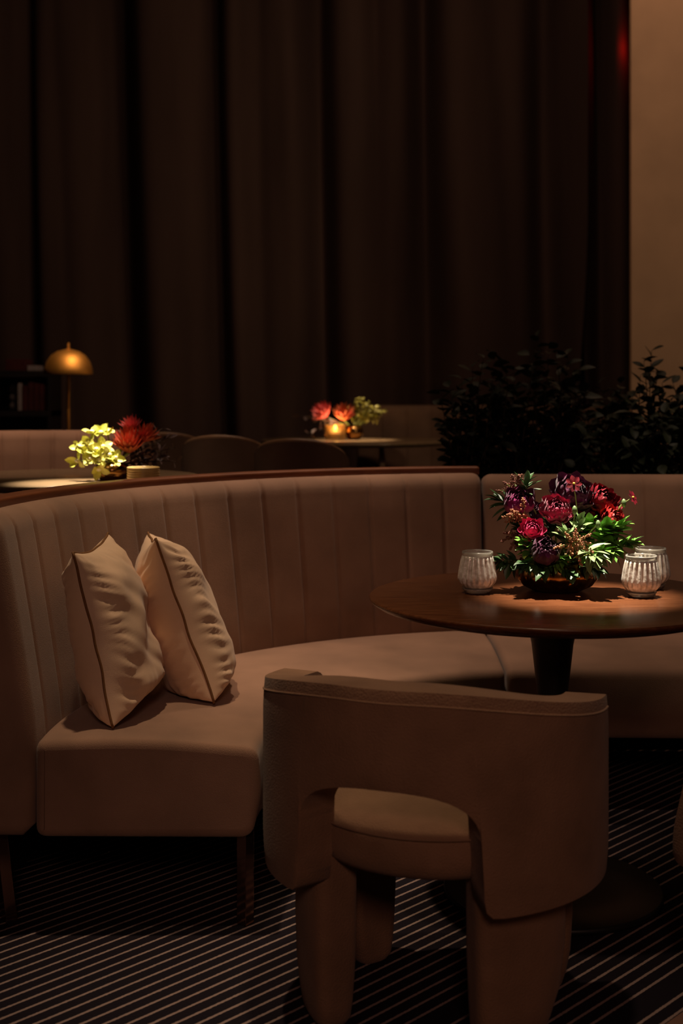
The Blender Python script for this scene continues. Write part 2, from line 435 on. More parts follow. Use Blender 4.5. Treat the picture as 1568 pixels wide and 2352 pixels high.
# ------------------------------------------------------------------ barrel chair
def barrel_chair(label, loc, rz):
    root = thing('barrel_chair', label, 'chair', loc, rz, 'upholstered chairs at the flower table')
    R, T = .352, .088
    # local frame: rear towards -y; psi measured from the rear
    def pt(psi, r, z):
        a = math.radians(psi); return Vector((r * math.sin(a), -r * math.cos(a), z))
    def ztop(psi):
        return .712 - .062 * sstep(10, 100, abs(psi))
    AR = 31.0
    low = []                                    # lower outline (psi, z) from left wing tip to right wing tip
    half = []
    for k in range(0, 13):                       # arch from its crown to the foot of the lobe
        t = k / 12
        a = t * PI / 2
        half.append((AR * math.sin(a) ** .82, .405 + .124 * max(0, math.cos(a)) ** .62))
    half += [(AR + .3, .37), (AR + .5, .335), (AR + 1.2, .313), (AR + 3.2, .302)]
    half += [(AR + 3.2 + (118 - AR - 6) * k / 22, .300) for k in range(1, 23)]
    half += [(117, .303), (119, .315), (119, .34)] 
    low = [(-p, z) for p, z in reversed(half)] + half[1:]
    n = len(low)
    # matching top outline
    hn = len(half); toph = []
    for k in range(hn):
        p, z = half[k]
        tp = p * 103.0 / 117.0 if p < 117 else (103.8, 104.5, 105.0)[k - hn + 3]
        dd = max(0, tp - 93.5); toph.append((tp, ztop(tp) - (.075 - .075 * math.sqrt(max(0, 1 - (dd / 11.6) ** 2)))))
    top = [(-p, z) for p, z in reversed(toph)] + toph[1:]
    NV = 12
    outer, inner = [], []
    for i in range(n):
        ro, ri = [], []
        for j in range(NV + 1):
            v = j / NV; p = low[i][0] * (1 - v) + top[i][0] * v; z = low[i][1] * (1 - v) + top[i][1] * v
            # soft plump edges
            e = min(1, .0 + min(v, 1 - v) * 5); eh = min(1, (119 - abs(low[i][0])) / 8)
            b = R - .004 * (1 - e) ** 2
            ro.append(pt(p, b, z)); ri.append(pt(p, R - T + .004 * (1 - e) ** 2, z))
        outer.append(ro); inner.append(ri)
    mb = MB(); m = NV + 1
    vs = [q for r in outer for q in r] + [q for r in inner for q in r]; O = n * m; fs = []
    for i in range(n - 1):
        for j in range(NV):
            a, b_, c, d = i * m + j, i * m + j + 1, (i + 1) * m + j + 1, (i + 1) * m + j
            fs.append((a, d, c, b_)); fs.append((O + a, O + b_, O + c, O + d))
    for i in range(n - 1):
        a, d = i * m, (i + 1) * m; fs.append((a, O + a, O + d, d))
        a, d = i * m + NV, (i + 1) * m + NV; fs.append((a, d, O + d, O + a))
    for j in range(NV):
        a, b_ = j, j + 1; fs.append((a, b_, O + b_, O + a))
        a, b_ = (n - 1) * m + j, (n - 1) * m + j + 1; fs.append((a, O + a, O + b_, b_))
    mb.add(vs, fs)
    sh = obj('backrest', mb, M['chair'], root, world=False, sharp=False)
    bevel(sh, .032, 5, 55)
    # welt along the upper and arch edges
    mb = MB()
    mb.tube([pt(p, R - .0012, z - .024 if abs(p) < 100 else z - .026) for p, z in top[5:-5]], .0022, 6)
    obj('welt', mb, M['chair'], sh, world=False)
    # seat: thick round cushion
    mb = MB(); prof = []
    for (r, z) in ((.01, .330), (.22, .331), (.248, .338), (.262, .352), (.268, .372), (.268, .405), (.262, .423), (.246, .436), (.20, .4445), (.12, .4485), (.01, .45)): prof.append((r, z))
    mb.lathe(prof, 56)
    obj('seat', mb, M['chair'], root, world=False, sharp=False)
    mb = MB(); mb.tube([pt(a, .2695, .4185) for a in range(0, 364, 4)], .0018, 6); obj('welt', mb, M['chair'], root.children[1], world=False)
    # legs: four curved upholstered slabs
    for sgn, a0, a1 in ((-1, 33, 84), (1, 33, 84), (-1, 106, 140), (1, 106, 140)):
        mb = MB(); rows = []
        for z, sh0, sh1, dr in ((.35, 0, 0, 0), (.28, 0, 0, 0), (.18, .3, 1.5, 0), (.10, 1, 5, .003), (.05, 1.6, 11, .008), (.018, 2.4, 16, .013), (.004, 4.5, 20, .020), (.0, 6.0, 22, .025)):
            b0, b1 = (a0 + sh0, a1 - sh1) if a0 < 90 else (a0 + sh1, a1 - sh0)
            k_ = 1 if a0 < 90 else .55; sh1 *= k_; b1 = a1 - sh1 if a0 < 90 else b1; b0 = b0 if a0 < 90 else a0 + sh1; ro, ri = .286 - dr, .192 + dr * .6
            pts = []
            sec = round_poly([(b0 * .005, ro), (b1 * .005, ro), (b1 * .005, ri), (b0 * .005, ri)], .026, 4)
            # edges along the arcs get extra points
            dense = []
            for k in range(len(sec)):
                a, b = Vector(sec[k]), Vector(sec[(k + 1) % len(sec)])
                mm = 5 if k % 5 == 4 else 1
                for q in range(mm): dense.append(a.lerp(b, q / mm))
            rows.append([pt(sgn * q.x / .005, q.y, z) for q in dense])
        mb.sweep(rows)
        obj('leg', mb, M['chair'], root, world=False, sharp=False)
    return root
ch = barrel_chair('taupe barrel chair in front of the round table, its arched open back towards us', (.191, 2.70, 0), math.radians(-20.5))
c2 = copy_tree(ch)
c2.matrix_basis = Matrix.Translation((1.008, 2.75, 0)) @ Matrix.Rotation(math.radians(44), 4, 'Z')
c2['label'] = 'taupe barrel chair cut off by the right edge of the photo'

# ------------------------------------------------------------------ round table
TX, TY, TZ = .527, 3.275, .74
t = thing('round_table', 'round dark walnut pedestal table carrying flowers and silver votive holders', 'table', (TX, TY, 0))
mb = MB(); mb.lathe([(.01, .700), (.30, .702), (.40, .708), (.440, .7195), (.4545, .729), (.4575, .733), (.4575, .7365), (.455, .7392), (.452, TZ), (.01, TZ)], 128, (TX, TY, 0))
obj('tabletop', mb, M['wood'], t)
mb = MB(); mb.lathe([(.20, .700), (.20, .69), (.066, .685), (.060, .66), (.052, .62), (.0385, .50), (.030, .35), (.028, .2), (.032, .06), (.05, .03), (.06, .02)][::-1], 48, (TX, TY, 0))
obj('pedestal', mb, M['table_black'], t)
mb = MB(); mb.lathe([(.268, .0), (.271, .004), (.271, .012), (.266, .017), (.15, .021), (.02, .022)], 96, (TX, TY, 0))
obj('base', mb, M['table_black'], t)

# ------------------------------------------------------------------ votive holders on the near table
def votive(px, py, Y, label, w=.0465, h=.103, flutes=20, proto=None):
    g = P(px, py, Y); g.z = TZ
    if proto is not None:
        r = copy_tree(proto); r.matrix_basis = Matrix.Translation(g) @ Matrix.Rotation(random.random() * 6, 4, 'Z') @ Matrix.Scale(w / .0465, 4); r['label'] = label; return r
    root = thing('votive_holder', label, 'candle holder', g, 0, 'silver votive holders on the near table')
    mb = MB()
    prof = [(.004, .0115), (.030, .0115), (.0385, .0185), (.0445, .027), (.0462, .034), (.0462, .040), (.0452, .047), (.0425, .066), (.0395, .084), (.0378, .093), (.0355, .093), (.0395, .07), (.0425, .045), (.042, .03), (.034, .0165), (.004, .0155)]
    fl = lambda a, u: .065 * math.cos(a * flutes) * sstep(.12, .3, u) * (1 - sstep(.5, .6, u))
    mb.lathe(prof, 176, (0, 0, 0), fl)
    obj('fluted_cup', mb, M['mercury'], root, world=False)
    mb = MB(); mb.lathe([(.0378, .0925), (.0385, .0965), (.0388, .1005), (.0378, .103), (.0362, .1025), (.0356, .0985), (.0358, .0925)], 64); obj('rim', mb, M['glass'], root, world=False)
    mb = MB(); mb.lathe([(.003, 0), (.027, 0), (.0315, .002), (.0365, .0085), (.0385, .0135), (.034, .0125), (.003, .0105)], 64); obj('glass_foot', mb, M['glass'], root, world=False)
    mb = MB(); mb.lathe([(.002, .016), (.019, .016), (.0195, .018), (.0195, .030), (.018, .031), (.002, .0305)], 32); obj('tea_light', mb, M['wax'], root, world=False)
    return root
v0 = votive(1472, 1368, 3.262, 'silver fluted votive holder at the right, in front of the flowers and of its twin')
votive(1494, 1351, 3.395, 'silver fluted votive holder farther back at the right, half hidden by its twin', .0475, proto=v0)
votive(1096, 1360, 3.322, 'silver fluted votive holder standing alone to the left of the bronze flower bowl', .0475, proto=v0)

# ------------------------------------------------------------------ flowers on the near table
def frame_from(d, up=Vector((0, 0, 1))):
    d = d.normalized(); s_ = d.cross(up)
    if s_.length < 1e-3: s_ = Vector((1, 0, 0))
    s_.normalize(); return d, s_, s_.cross(d).normalized()
def leaf(mb, base, d, L, W, up=Vector((0, 0, 1)), droop=.25, fold=.25, roll=0.0, n=6, tip=.9):
    d, s_, u = frame_from(d, up)
    if roll:
        q = Matrix.Rotation(roll, 3, d); s_ = q @ s_; u = q @ u
    rows = []
    for i in range(n + 1):
        t_ = i / n
        c = Vector(base) + d * (L * t_) - u * (droop * L * t_ * t_)
        w = W * .5 * (math.sin(PI * min(1, t_ ** tip)) ** .75 if 0 < t_ < 1 else .04)
        rows.append([c - s_ * w + u * (fold * w), c - s_ * w * .5 + u * fold * w * .35, c, c + s_ * w * .5 + u * fold * w * .35, c + s_ * w + u * (fold * w)])
    mb.grid(rows)

def bloom(mb, c, r, axis, layers=6, openness=.5, ruffle=.12, n0=6, seed=0, thin=1.0):
    rnd = random.Random(seed); d, s_, u = frame_from(Vector(axis), Vector((.1, .9, .2)))
    c = Vector(c)
    for k in range(layers):
        f = (k + 1) / layers
        rk = r * (.22 + .78 * f); npet = n0 + k // 2
        off = rnd.random() * 6
        top = .25 + openness * f ** 1.5 * .62            # how far the rim opens (0 closed over the top)
        for q in range(npet):
            a0 = off + 2 * PI * q / npet + rnd.uniform(-.15, .15)
            span = 2 * PI / npet * .78; rows = []
            h = rnd.uniform(.92, 1.06)
            for i in range(7):
                v = i / 6
                pol = PI * (.93 - (.93 - top * .62) * v)   # polar angle from axis: from the base to the rim
                row = []
                for j in range(6):
                    w = j / 5 * 2 - 1
                    pol2 = pol + .30 * w * w * v * (1 - .3 * f)
                    az = a0 + w * span * (.35 + .65 * math.sin(PI * (.15 + .7 * v)))
                    rr = rk * h * (1 + ruffle * v * v * math.sin(3.3 * w + 5 * q + k) + .10 * v * v * f * openness * 2) * (1 - .05 * abs(w) * v)
                    p = d * math.cos(pol2) * rr * .82 + (s_ * math.cos(az) + u * math.sin(az)) * math.sin(pol2) * rr
                    row.append(c + p)
                rows.append(row)
            mb.grid(rows)
    mb.ball(c, r * .17, 8, 5)

bowl_c = P(1278, 1354, 3.366); bowl_c.z = TZ
bw = thing('flower_bowl', 'lobed bronze bowl holding the burgundy flowers on the round table', 'bowl', bowl_c)
mb = MB()
prof = [(.004, 0), (.052, 0), (.066, .003), (.088, .014), (.1025, .032), (.1055, .046), (.103, .060), (.096, .074), (.091, .082), (.0885, .0825), (.088, .080), (.093, .070), (.0995, .058), (.101, .045), (.098, .033), (.082, .017), (.06, .008), (.004, .006)]
mb.lathe(prof, 120, (bowl_c.x, bowl_c.y, TZ), lambda a, u: .05 * abs(math.sin(a * 5)) ** .6 - .03)
obj('bowl_wall', mb, M['bronze'], bw)
mb = MB(); mb.lathe([(.002, .050), (.08, .050), (.094, .056), (.086, .062), (.002, .066)], 48, (bowl_c.x, bowl_c.y, TZ)); obj('moss', mb, M['leaf_deep'], bw)
ROOT = Vector((bowl_c.x, bowl_c.y, TZ + .055))
def stem_path(c, base=None, bend=.3):
    base = base or ROOT + Vector(((c.x - ROOT.x) * .25, (c.y - ROOT.y) * .25, 0))
    mid = base.lerp(c, .5) + Vector((0, 0, bend * .12 * (c - base).length))
    return [base * (1 - t_) ** 2 + mid * 2 * t_ * (1 - t_) + c * t_ * t_ for t_ in [i / 8 for i in range(9)]]
def flower(name, px, py, dy, r, axis, m, label, group='burgundy blooms in the bronze bowl', **kw):
    c = P(px, py, bowl_c.y + dy)
    root = thing(name, label, 'flower', ROOT, 0, group)
    mb = MB(); bloom(mb, c, r, axis, seed=int(px), **kw); obj('petals', mb, M[m], root, sharp=False)
    mb = MB(); mb.tube(stem_path(c - Vector(axis).normalized() * r * .6), .0028, 6); obj('stem', mb, M['stem'], root)
    mb = MB()
    ax = Vector(axis).normalized(); 
    for k in range(5):
        a = 2 * PI * k / 5; _, s_, u = frame_from(ax)
        leaf(mb, c - ax * r * .85, (s_ * math.cos(a) + u * math.sin(a)) + ax * .5, r * .55, r * .3, n=4)
    obj('calyx', mb, M['leaf_deep'], root)
    return root
flower('ranunculus', 1193, 1152, -.02, 0.0403, (-.1, -0.72, 0.68), 'magenta', 'magenta plum ranunculus at the upper left, high on a thick green stem', openness=.45)
flower('ranunculus', 1222, 1214, -.085, 0.0307, (-.05, -0.72, 0.55), 'pink', 'small raspberry pink ranunculus with pale petal edges, left of centre', openness=.95, layers=5)
flower('ranunculus', 1252, 1266, -.115, 0.0350, (0, -0.72, 0.64), 'plum', 'near-black plum ranunculus low over the bowl rim', openness=.30, layers=7)
flower('ranunculus', 1278, 1170, -.06, 0.0392, (.0, -0.72, 0.64), 'rose', 'frilled rose burgundy ranunculus in the middle of the bowl', openness=.75, ruffle=.13, layers=7)
flower('ranunculus', 1318, 1130, .0, 0.0530, (.2, -0.72, 0.64), 'plum', 'largest dark plum bloom at the top of the bowl', openness=.85, ruffle=.13, layers=7)
flower('ranunculus', 1388, 1146, .01, 0.0435, (.45, -0.72, 0.59), 'crimson', 'dark crimson bloom at the upper right, with loose petals', openness=.9, ruffle=.15, layers=6)
flower('ranunculus', 1350, 1172, .02, 0.0382, (.1, -0.72, 0.59), 'crimson', 'dark crimson bloom tucked between the top bloom and the right ones', openness=.8, ruffle=.14)
flower('ranunculus', 1411, 1192, -.03, 0.0339, (.55, -0.72, 0.47), 'scarlet', 'scarlet-edged burgundy bloom at the right, above the bright leaves', openness=.85, ruffle=.15)
flower('ranunculus', 1240, 1178, .01, 0.0286, (-.2, -0.72, 0.59), 'plum', 'small near-black bloom behind the frilled rose one', openness=.6)
flower('ranunculus', 1312, 1192, -.02, 0.0307, (.1, -0.72, 0.51), 'crimson', 'small dark crimson bloom under the top bloom', openness=.7, ruffle=.12)

def cosmos(px, py, dy, r, axis, base_px, label, cat='flower'):
    c = P(px, py, bowl_c.y + dy); b = P(base_px[0], base_px[1], bowl_c.y + dy * .5)
    root = thing('cosmos', label, cat, ROOT, 0, 'thin-stemmed cosmos in the bronze bowl')
    d, s_, u = frame_from(Vector(axis), Vector((0, 1, .1)))
    mb = MB()
    for k in range(7):
        a = 2 * PI * k / 7 + .2
        leaf(mb, c, (s_ * math.cos(a) + u * math.sin(a)) + d * .15, r, r * .62, up=d, droop=.1, fold=.15, tip=1.3)
    obj('petals', mb, M['crimson'], root)
    mb = MB(); mb.ball(c + d * .002, r * .15); obj('centre', mb, M['yellow'], root)
    mb = MB(); mb.tube([ROOT.lerp(b, .15), ROOT.lerp(b, .55) + Vector((0, 0, .01)), b, b.lerp(c, .5) + Vector((0, 0, .006)), c - d * .002], .0015, 6); obj('stem', mb, M['stem'], root)
    return root
cosmos(1317, 1111, -.075, .022, (.1, -.9, .25), (1326, 1185), 'wine red cosmos with a yellow centre in front of the top bloom')
cosmos(1452, 1143, .0, .021, (.7, -.5, .4), (1400, 1188), 'small wine red cosmos leaning out farthest to the right')
def bud_stem(px, py, dy, base_px, label):
    c = P(px, py, bowl_c.y + dy); b = P(base_px[0], base_px[1], bowl_c.y + dy * .6)
    root = thing('flower_bud', label, 'flower bud', ROOT, 0, 'closed buds in the bronze bowl')
    mb = MB(); mb.ball(c, .0062, 8, 6, (1, 1, 1.9)); obj('bud', mb, M['leaf_pale'], root)
    mb = MB(); mb.tube([ROOT.lerp(b, .2), b, b.lerp(c, .6) + Vector((.002, 0, .004)), c], .0014, 6); obj('stem', mb, M['stem'], root)
bud_stem(1319, 1172, -.10, (1314, 1215), 'pale green bud standing upright in the middle of the bowl')
bud_stem(1373, 1205, -.08, (1352, 1225), 'plump pale green bud among the bright leaves at the right')
bud_stem(1432, 1156, -.02, (1405, 1190), 'pale green bud arching over the scarlet-edged bloom')

def spray(px, py, dy, label, size, dirs, m='bud', nb=40, seed=1, lift=(0, 0)):
    c = P(px, py, bowl_c.y + dy); rnd = random.Random(seed)
    root = thing('bud_spray', label, 'flower spray', ROOT, 0, 'russet bud sprays in the bronze bowl')
    mb, ms = MB(), MB()
    for d in dirs:
        d = Vector(d).normalized(); L = size * rnd.uniform(.85, 1.1)
        tip = c + d * L + Vector((0, 0, -.12 * L))
        pts = [c, c.lerp(tip, .5) + Vector((0, 0, .08 * L)), tip]; ms.tube(pts, [.0014, .0011, .0006], 5)
        for k in range(nb):
            t_ = .12 + .88 * k / nb; p = pts[0] * (1 - t_) ** 2 + pts[1] * 2 * t_ * (1 - t_) + pts[2] * t_ * t_
            o = Vector((rnd.gauss(0, 1), rnd.gauss(0, 1), rnd.gauss(0, .8))); o = o.normalized() * size * .27 * (1.15 - t_) * rnd.uniform(.3, 1)
            mb.ball(p + o, rnd.uniform(.0016, .0026), 6, 4, (1, 1, 1.25))
            if k % 3 == 0: ms.tube([p, p + o], .0005, 4)
    ms.tube(stem_path(c), .0016, 6)
    obj('buds', mb, M[m], root); obj('stem', ms, M['stem'], root)
spray(1205, 1190, -.05, 'copper bud spray reaching left beside the pink ranunculus', .055, [(-1, 0, .15), (-.7, -.3, .5), (-.8, .2, -.1), (-.1, -.1, .9), (-.9, -.3, .3)], seed=2)
spray(1190, 1228, -.04, 'russet bud spray low on the left side, over the dark leaves', .045, [(-.8, -.2, .2), (-.5, -.3, -.7), (-.9, .2, -.3), (-.2, -.3, -.9), (.1, -.4, -.8)], 'bud_dark', seed=3)
spray(1316, 1252, -.125, 'star-shaped copper bud spray at the front centre of the bowl', .052, [(.9, -.3, .25), (1, -.3, -.2), (.35, -.4, -.9), (-.3, -.4, -.6), (-.5, -.3, .85), (.1, -.3, .9), (.7, -.2, .6), (-.9, -.3, 0)], seed=4, nb=30)
spray(1185, 1132, .01, 'dark russet bud spray at the very top left of the bowl', .055, [(-.2, 0, 1), (.25, 0, .9), (-.6, 0, .6), (-.9, .1, .2), (.1, -.2, .8)], 'bud_dark', seed=5, nb=30)

def sprig(px, py, dy, label, m, n, L, W, axis, seed, spread=1.0, stemlen=.06, droop=.25):
    c = P(px, py, bowl_c.y + dy); rnd = random.Random(seed)
    root = thing('leafy_sprig', label, 'foliage', ROOT, 0, 'leaf sprigs in the bronze bowl')
    ax = Vector(axis).normalized(); _, s_, u = frame_from(ax)
    mb, ms = MB(), MB()
    ms.tube([ROOT.lerp(c, .1)] + [ROOT.lerp(c, .55) + Vector((0, 0, .008)), c - ax * stemlen * .2, c + ax * stemlen * .5], [.0022, .002, .0017, .001], 6)
    for k in range(n):
        t_ = k / max(1, n - 1); a = k * 2.4 + rnd.uniform(-.3, .3)
        b = c + ax * stemlen * (t_ - .5) 
        out = (s_ * math.cos(a) + u * math.sin(a)) * spread * (1.15 - .75 * t_) + ax * (.25 + .9 * t_)
        leaf(mb, b, out, L * rnd.uniform(.8, 1.1) * (1 - .25 * t_), W * rnd.uniform(.85, 1.1), droop=droop * rnd.uniform(.3, 1.4), fold=.3, roll=rnd.uniform(-.4, .4))
    obj('leaves', mb, M[m], root); obj('stem', ms, M['stem'], root)
sprig(1385, 1232, -.055, 'bright green broad-leaved sprig below the scarlet-edged bloom', 'leaf_bright', 25, 0.0540, 0.0260, (.25, -.45, .75), 11, stemlen=.05)
sprig(1350, 1222, -.02, 'bright green leaf sprig under the crimson blooms', 'leaf_bright', 21, 0.0454, 0.0221, (.1, -.3, .9), 25, stemlen=.05)
sprig(1425, 1258, -.02, 'bright green sprig reaching out farthest to the right', 'leaf_bright', 24, 0.0475, 0.0234, (.8, -.2, .35), 12, stemlen=.06)
sprig(1378, 1268, -.09, 'bright green leaf sprig hanging over the right of the bowl', 'leaf_bright', 24, 0.0486, 0.0208, (.45, -.6, .1), 13, stemlen=.06, droop=.5)
sprig(1300, 1240, -.095, 'grey-green narrow-leaved sprig behind the star-shaped spray', 'leaf_pale', 22, 0.0518, 0.0169, (-.1, -.4, .8), 14, spread=1.3, stemlen=.03)
sprig(1358, 1276, -.125, 'grey-green narrow-leaved sprig drooping over the front of the rim', 'leaf_pale', 15, 0.0540, 0.0208, (.35, -.7, -.1), 15, stemlen=.05, droop=.5)
sprig(1215, 1262, -.075, 'green leaf sprig left of the near-black low bloom', 'leaf_bright', 19, 0.0454, 0.0208, (-.4, -.4, .6), 16, stemlen=.05)
sprig(1285, 1292, -.11, 'small-leaved green sprig right over the middle of the rim', 'leaf_bright', 39, 0.0281, 0.0130, (.15, -.6, .3), 17, stemlen=.08, droop=.4)
sprig(1222, 1296, -.10, 'deep green sprig hanging over the left of the rim', 'leaf_deep', 30, 0.0389, 0.0182, (-.5, -.5, .1), 18, stemlen=.08, droop=.4)
sprig(1165, 1290, -.03, 'deep green sprig reaching down to the left votive holder', 'leaf_deep', 24, 0.0497, 0.0208, (-.9, -.2, .05), 19, stemlen=.06, droop=.4)
sprig(1172, 1163, .01, 'deep green sprig with long leaves behind the magenta bloom', 'leaf_deep', 22, 0.0594, 0.0182, (-.6, 0, .35), 20, stemlen=.07)
sprig(1207, 1122, .0, 'deep green leaf fan rising above the magenta bloom', 'leaf_deep', 13, 0.0540, 0.0156, (.25, 0, .9), 21, spread=.7, stemlen=.03)
sprig(1262, 1218, -.03, 'deep green leafy sprig under the frilled rose bloom', 'leaf_deep', 24, 0.0486, 0.0234, (-.1, -.3, .8), 22, stemlen=.05)
sprig(1330, 1212, -.06, 'grey-green upright leaf sprig under the small crimson bloom', 'leaf_pale', 13, 0.0432, 0.0182, (0, -.2, 1), 23, spread=.6, stemlen=.03)
sprig(1300, 1306, -.105, 'deep green sprig hanging over the middle of the bowl front', 'leaf_deep', 24, .036, .018, (.1, -.6, -.1), 41, stemlen=.09, droop=.5)
sprig(1345, 1302, -.09, 'deep green sprig hanging over the right of the bowl front', 'leaf_deep', 22, .038, .018, (.4, -.5, -.05), 42, stemlen=.08, droop=.5)
sprig(1252, 1302, -.10, 'deep green sprig hanging over the bowl front under the near-black low bloom', 'leaf_deep', 22, .036, .018, (-.2, -.6, -.1), 43, stemlen=.08, droop=.5)
sprig(1410, 1226, -.04, 'bright green broad-leaved sprig at the upper right of the greenery', 'leaf_bright', 20, .056, .026, (.5, -.3, .6), 44, stemlen=.05)
sprig(1205, 1228, -.02, 'deep green sprig behind the pink ranunculus', 'leaf_deep', 21, 0.0486, 0.0234, (-.5, -.2, .6), 24, stemlen=.05)

# ------------------------------------------------------------------ pillows
def pillow(label, Pn, A, B, size_a, size_b, T, seed, wr=1.0, pinch=.10, gather=.004):
    """Pn: near bottom corner; A: away from the viewer, B: up; both unit-ish"""
    A = Vector(A).normalized(); B = Vector(B).normalized(); Nn = A.cross(B).normalized(); A = B.cross(Nn).normalized()
    c = Vector(Pn) + A * size_a / 2 + B * size_b / 2
    root = thing('pillow', label, 'pillow', c, 0, 'cream pillows on the curved banquette')
    root.matrix_basis = Matrix(((A.x, Nn.x, B.x, c.x), (A.y, Nn.y, B.y, c.y), (A.z, Nn.z, B.z, c.z), (0, 0, 0, 1)))
    N = 84
    def seam(u, v): return .007 * noise.noise(Vector((u * 2.5 + seed, v * 2.5, seed * 2)))
    def outline(u, v):
        px_ = u * (1 - pinch * (1 - v * v) * abs(u) ** 2) ; pv = v * (1 - pinch * (1 - u * u) * abs(v) ** 2)
        return Vector((px_ * size_a / 2, 0, pv * size_b / 2))
    def hgt(u, v):
        v = v + .10 * (1 - v * v); return T / 2 * (max(0, 1 - abs(u) ** 2.6) ** .55) * (max(0, 1 - abs(v) ** (9 if v < 0 else 2.3)) ** .48)
    mb = MB()
    for side in (-1, 1):
        rows = []
        for i in range(N + 1):
            row = []
            for j in range(N + 1):
                u = math.sin((i / N - .5) * PI * .999); v = math.sin((j / N - .5) * PI * .999)
                q = outline(u, v); h = hgt(u, v)
                edge = 1 - max(abs(u), abs(v)); k = min(1, edge * 5)
                w = noise.noise(Vector((u * 1.3 + seed, v * 1.9, side * 3.1 + seed))) * .014
                w += noise.noise(Vector((u * 1.2 + v * .9, (v + u * .55) * 4.2 + seed, side * 2.0 + seed))) * .0085
                # gathers running away from the seams
                g = math.sin((v + .35 * u) * 46 + 5 * noise.noise(Vector((v * 2.5, u * 2, seed)))) * math.exp(-((1 - abs(u)) / .34) ** 2) * gather * (.5 + noise.noise(Vector((v * 2, u * 2, side + seed))))
                g += math.sin(u * 30 + 4 * noise.noise(Vector((u * 3, v, seed + 4)))) * math.exp(-((1 - abs(v)) / .25) ** 2) * .003
                q.y = side * (h + (w * wr + g) * k * (1 if h > .0 else 0)) + seam(u, v)
                row.append(q)
            rows.append(row if side > 0 else row[::-1])
        mb.grid(rows)
    o = obj('cover', mb, M['pillow'], root, world=False, sharp=False)
    mb = MB(); pts = []
    for k in range(40): pts.append(outline(-1 + 2 * k / 40, -1))
    for k in range(40): pts.append(outline(1, -1 + 2 * k / 40))
    for k in range(40): pts.append(outline(1 - 2 * k / 40, 1))
    for k in range(41): pts.append(outline(-1, 1 - 2 * k / 40))
    mb.tube([p * 1.004 + Vector((0, seam(p.x / size_a * 2, p.z / size_b * 2), 0)) for p in pts], .0033, 8)
    obj('piping', mb, M['piping'], root, world=False, sharp=False)
    return root
pillow('cream pillow leaning on the curved back at the left end of the seat', (-.545, 3.115, .452), (.0, .40, .055), (-.092, 0, .41), .40, .425, .187, 2.0, 1.15, gather=.004)
pillow('cream pillow with ochre piping standing nearer the table, right of its twin', (-.328, 3.365, .452), (-.09, .38, .02), (-.150, 0, .419), .41, .445, .206, 9.0, .6, gather=.0075)

# ------------------------------------------------------------------ shrubs behind the straight banquette
pl = thing('planter', 'long dark planter box behind the straight banquette, full of shrubs', 'planter', (1.55, 5.1, PZ))
mb = MB(); 
for c_, d_ in (((1.55, 4.885, .52), (2.5, .03, .64)), ((1.55, 5.315, .52), (2.5, .03, .64)), ((.315, 5.1, .52), (.03, .40, .64)), ((2.785, 5.1, .52), (.03, .40, .64)), ((1.55, 5.1, .22), (2.44, .40, .04))): mb.box(c_, d_)
obj('box', mb, M['table_black'], pl, smooth=False)
mb = MB(); mb.grid([[(.33 + 2.44 * i / 40, 4.9 + .4 * j / 8, .79 + .012 * noise.noise(Vector((i * .6, j * .6, 1)))) for j in range(9)] for i in range(41)]); obj('soil', mb, M['soil'], pl)
def shrub(px, tops, Y, label, seed, nleaf=9, sub=2):
    rnd = random.Random(seed)
    base = Vector(((px - CX) / F * Y, 5.1 + rnd.uniform(-.06, .06), .79))
    root = thing('shrub', label, 'shrub', base, 0, 'dark shrubs in the planter')
    ml, ms = MB(), MB()
    for (tx, ty) in tops:
        tip = P(tx, ty, Y + rnd.uniform(-.15, .15))
        b = base + Vector((rnd.uniform(-.07, .07), rnd.uniform(-.05, .05), -.02))
        mid = b.lerp(tip, .5) + Vector((rnd.uniform(-.03, .03), rnd.uniform(-.05, .05), .03))
        path = [b * (1 - t_) ** 2 + mid * 2 * t_ * (1 - t_) + tip * t_ * t_ for t_ in [i / 8 for i in range(9)]]
        ms.tube(path, [.005 - .004 * i / 8 for i in range(9)], 5)
        L = (tip - b).length; nl = max(6, int(L * 34))
        for k in range(nl):
            t_ = .18 + .82 * (k + 1) / nl
            i = min(7, int(t_ * 8)); p = path[i].lerp(path[i + 1], t_ * 8 - i) if t_ < 1 else path[8]
            tang = (path[min(8, i + 1)] - path[i]).normalized()
            a = k * 2.4 + rnd.uniform(-.4, .4); _, s_, u = frame_from(tang)
            out = (s_ * math.cos(a) + u * math.sin(a)) * .9 + tang * .5
            leaf(ml, p, out, rnd.uniform(.045, .072), rnd.uniform(.028, .040), droop=rnd.uniform(0, .4), fold=.2, roll=rnd.uniform(-.8, .8), n=5)
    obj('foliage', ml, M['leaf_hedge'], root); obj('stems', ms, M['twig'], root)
rs = random.Random(5)
def tops(x0, x1, y0, y1, n): return [(rs.uniform(x0, x1), rs.uniform(y0, y1)) for _ in range(n)]
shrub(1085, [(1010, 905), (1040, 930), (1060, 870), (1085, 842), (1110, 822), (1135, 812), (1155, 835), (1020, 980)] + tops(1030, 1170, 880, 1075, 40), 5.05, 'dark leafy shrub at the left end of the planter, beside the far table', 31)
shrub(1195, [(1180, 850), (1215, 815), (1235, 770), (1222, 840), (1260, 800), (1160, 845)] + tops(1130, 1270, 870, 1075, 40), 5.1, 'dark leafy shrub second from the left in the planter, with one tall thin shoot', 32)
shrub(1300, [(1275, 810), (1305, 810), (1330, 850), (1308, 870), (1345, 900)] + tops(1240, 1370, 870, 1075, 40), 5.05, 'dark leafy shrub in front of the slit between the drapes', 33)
shrub(1410, [(1375, 880), (1400, 900), (1425, 880), (1440, 905)] + tops(1340, 1470, 900, 1075, 38), 5.1, 'dark leafy shrub just left of the edge of the tan wall', 34)
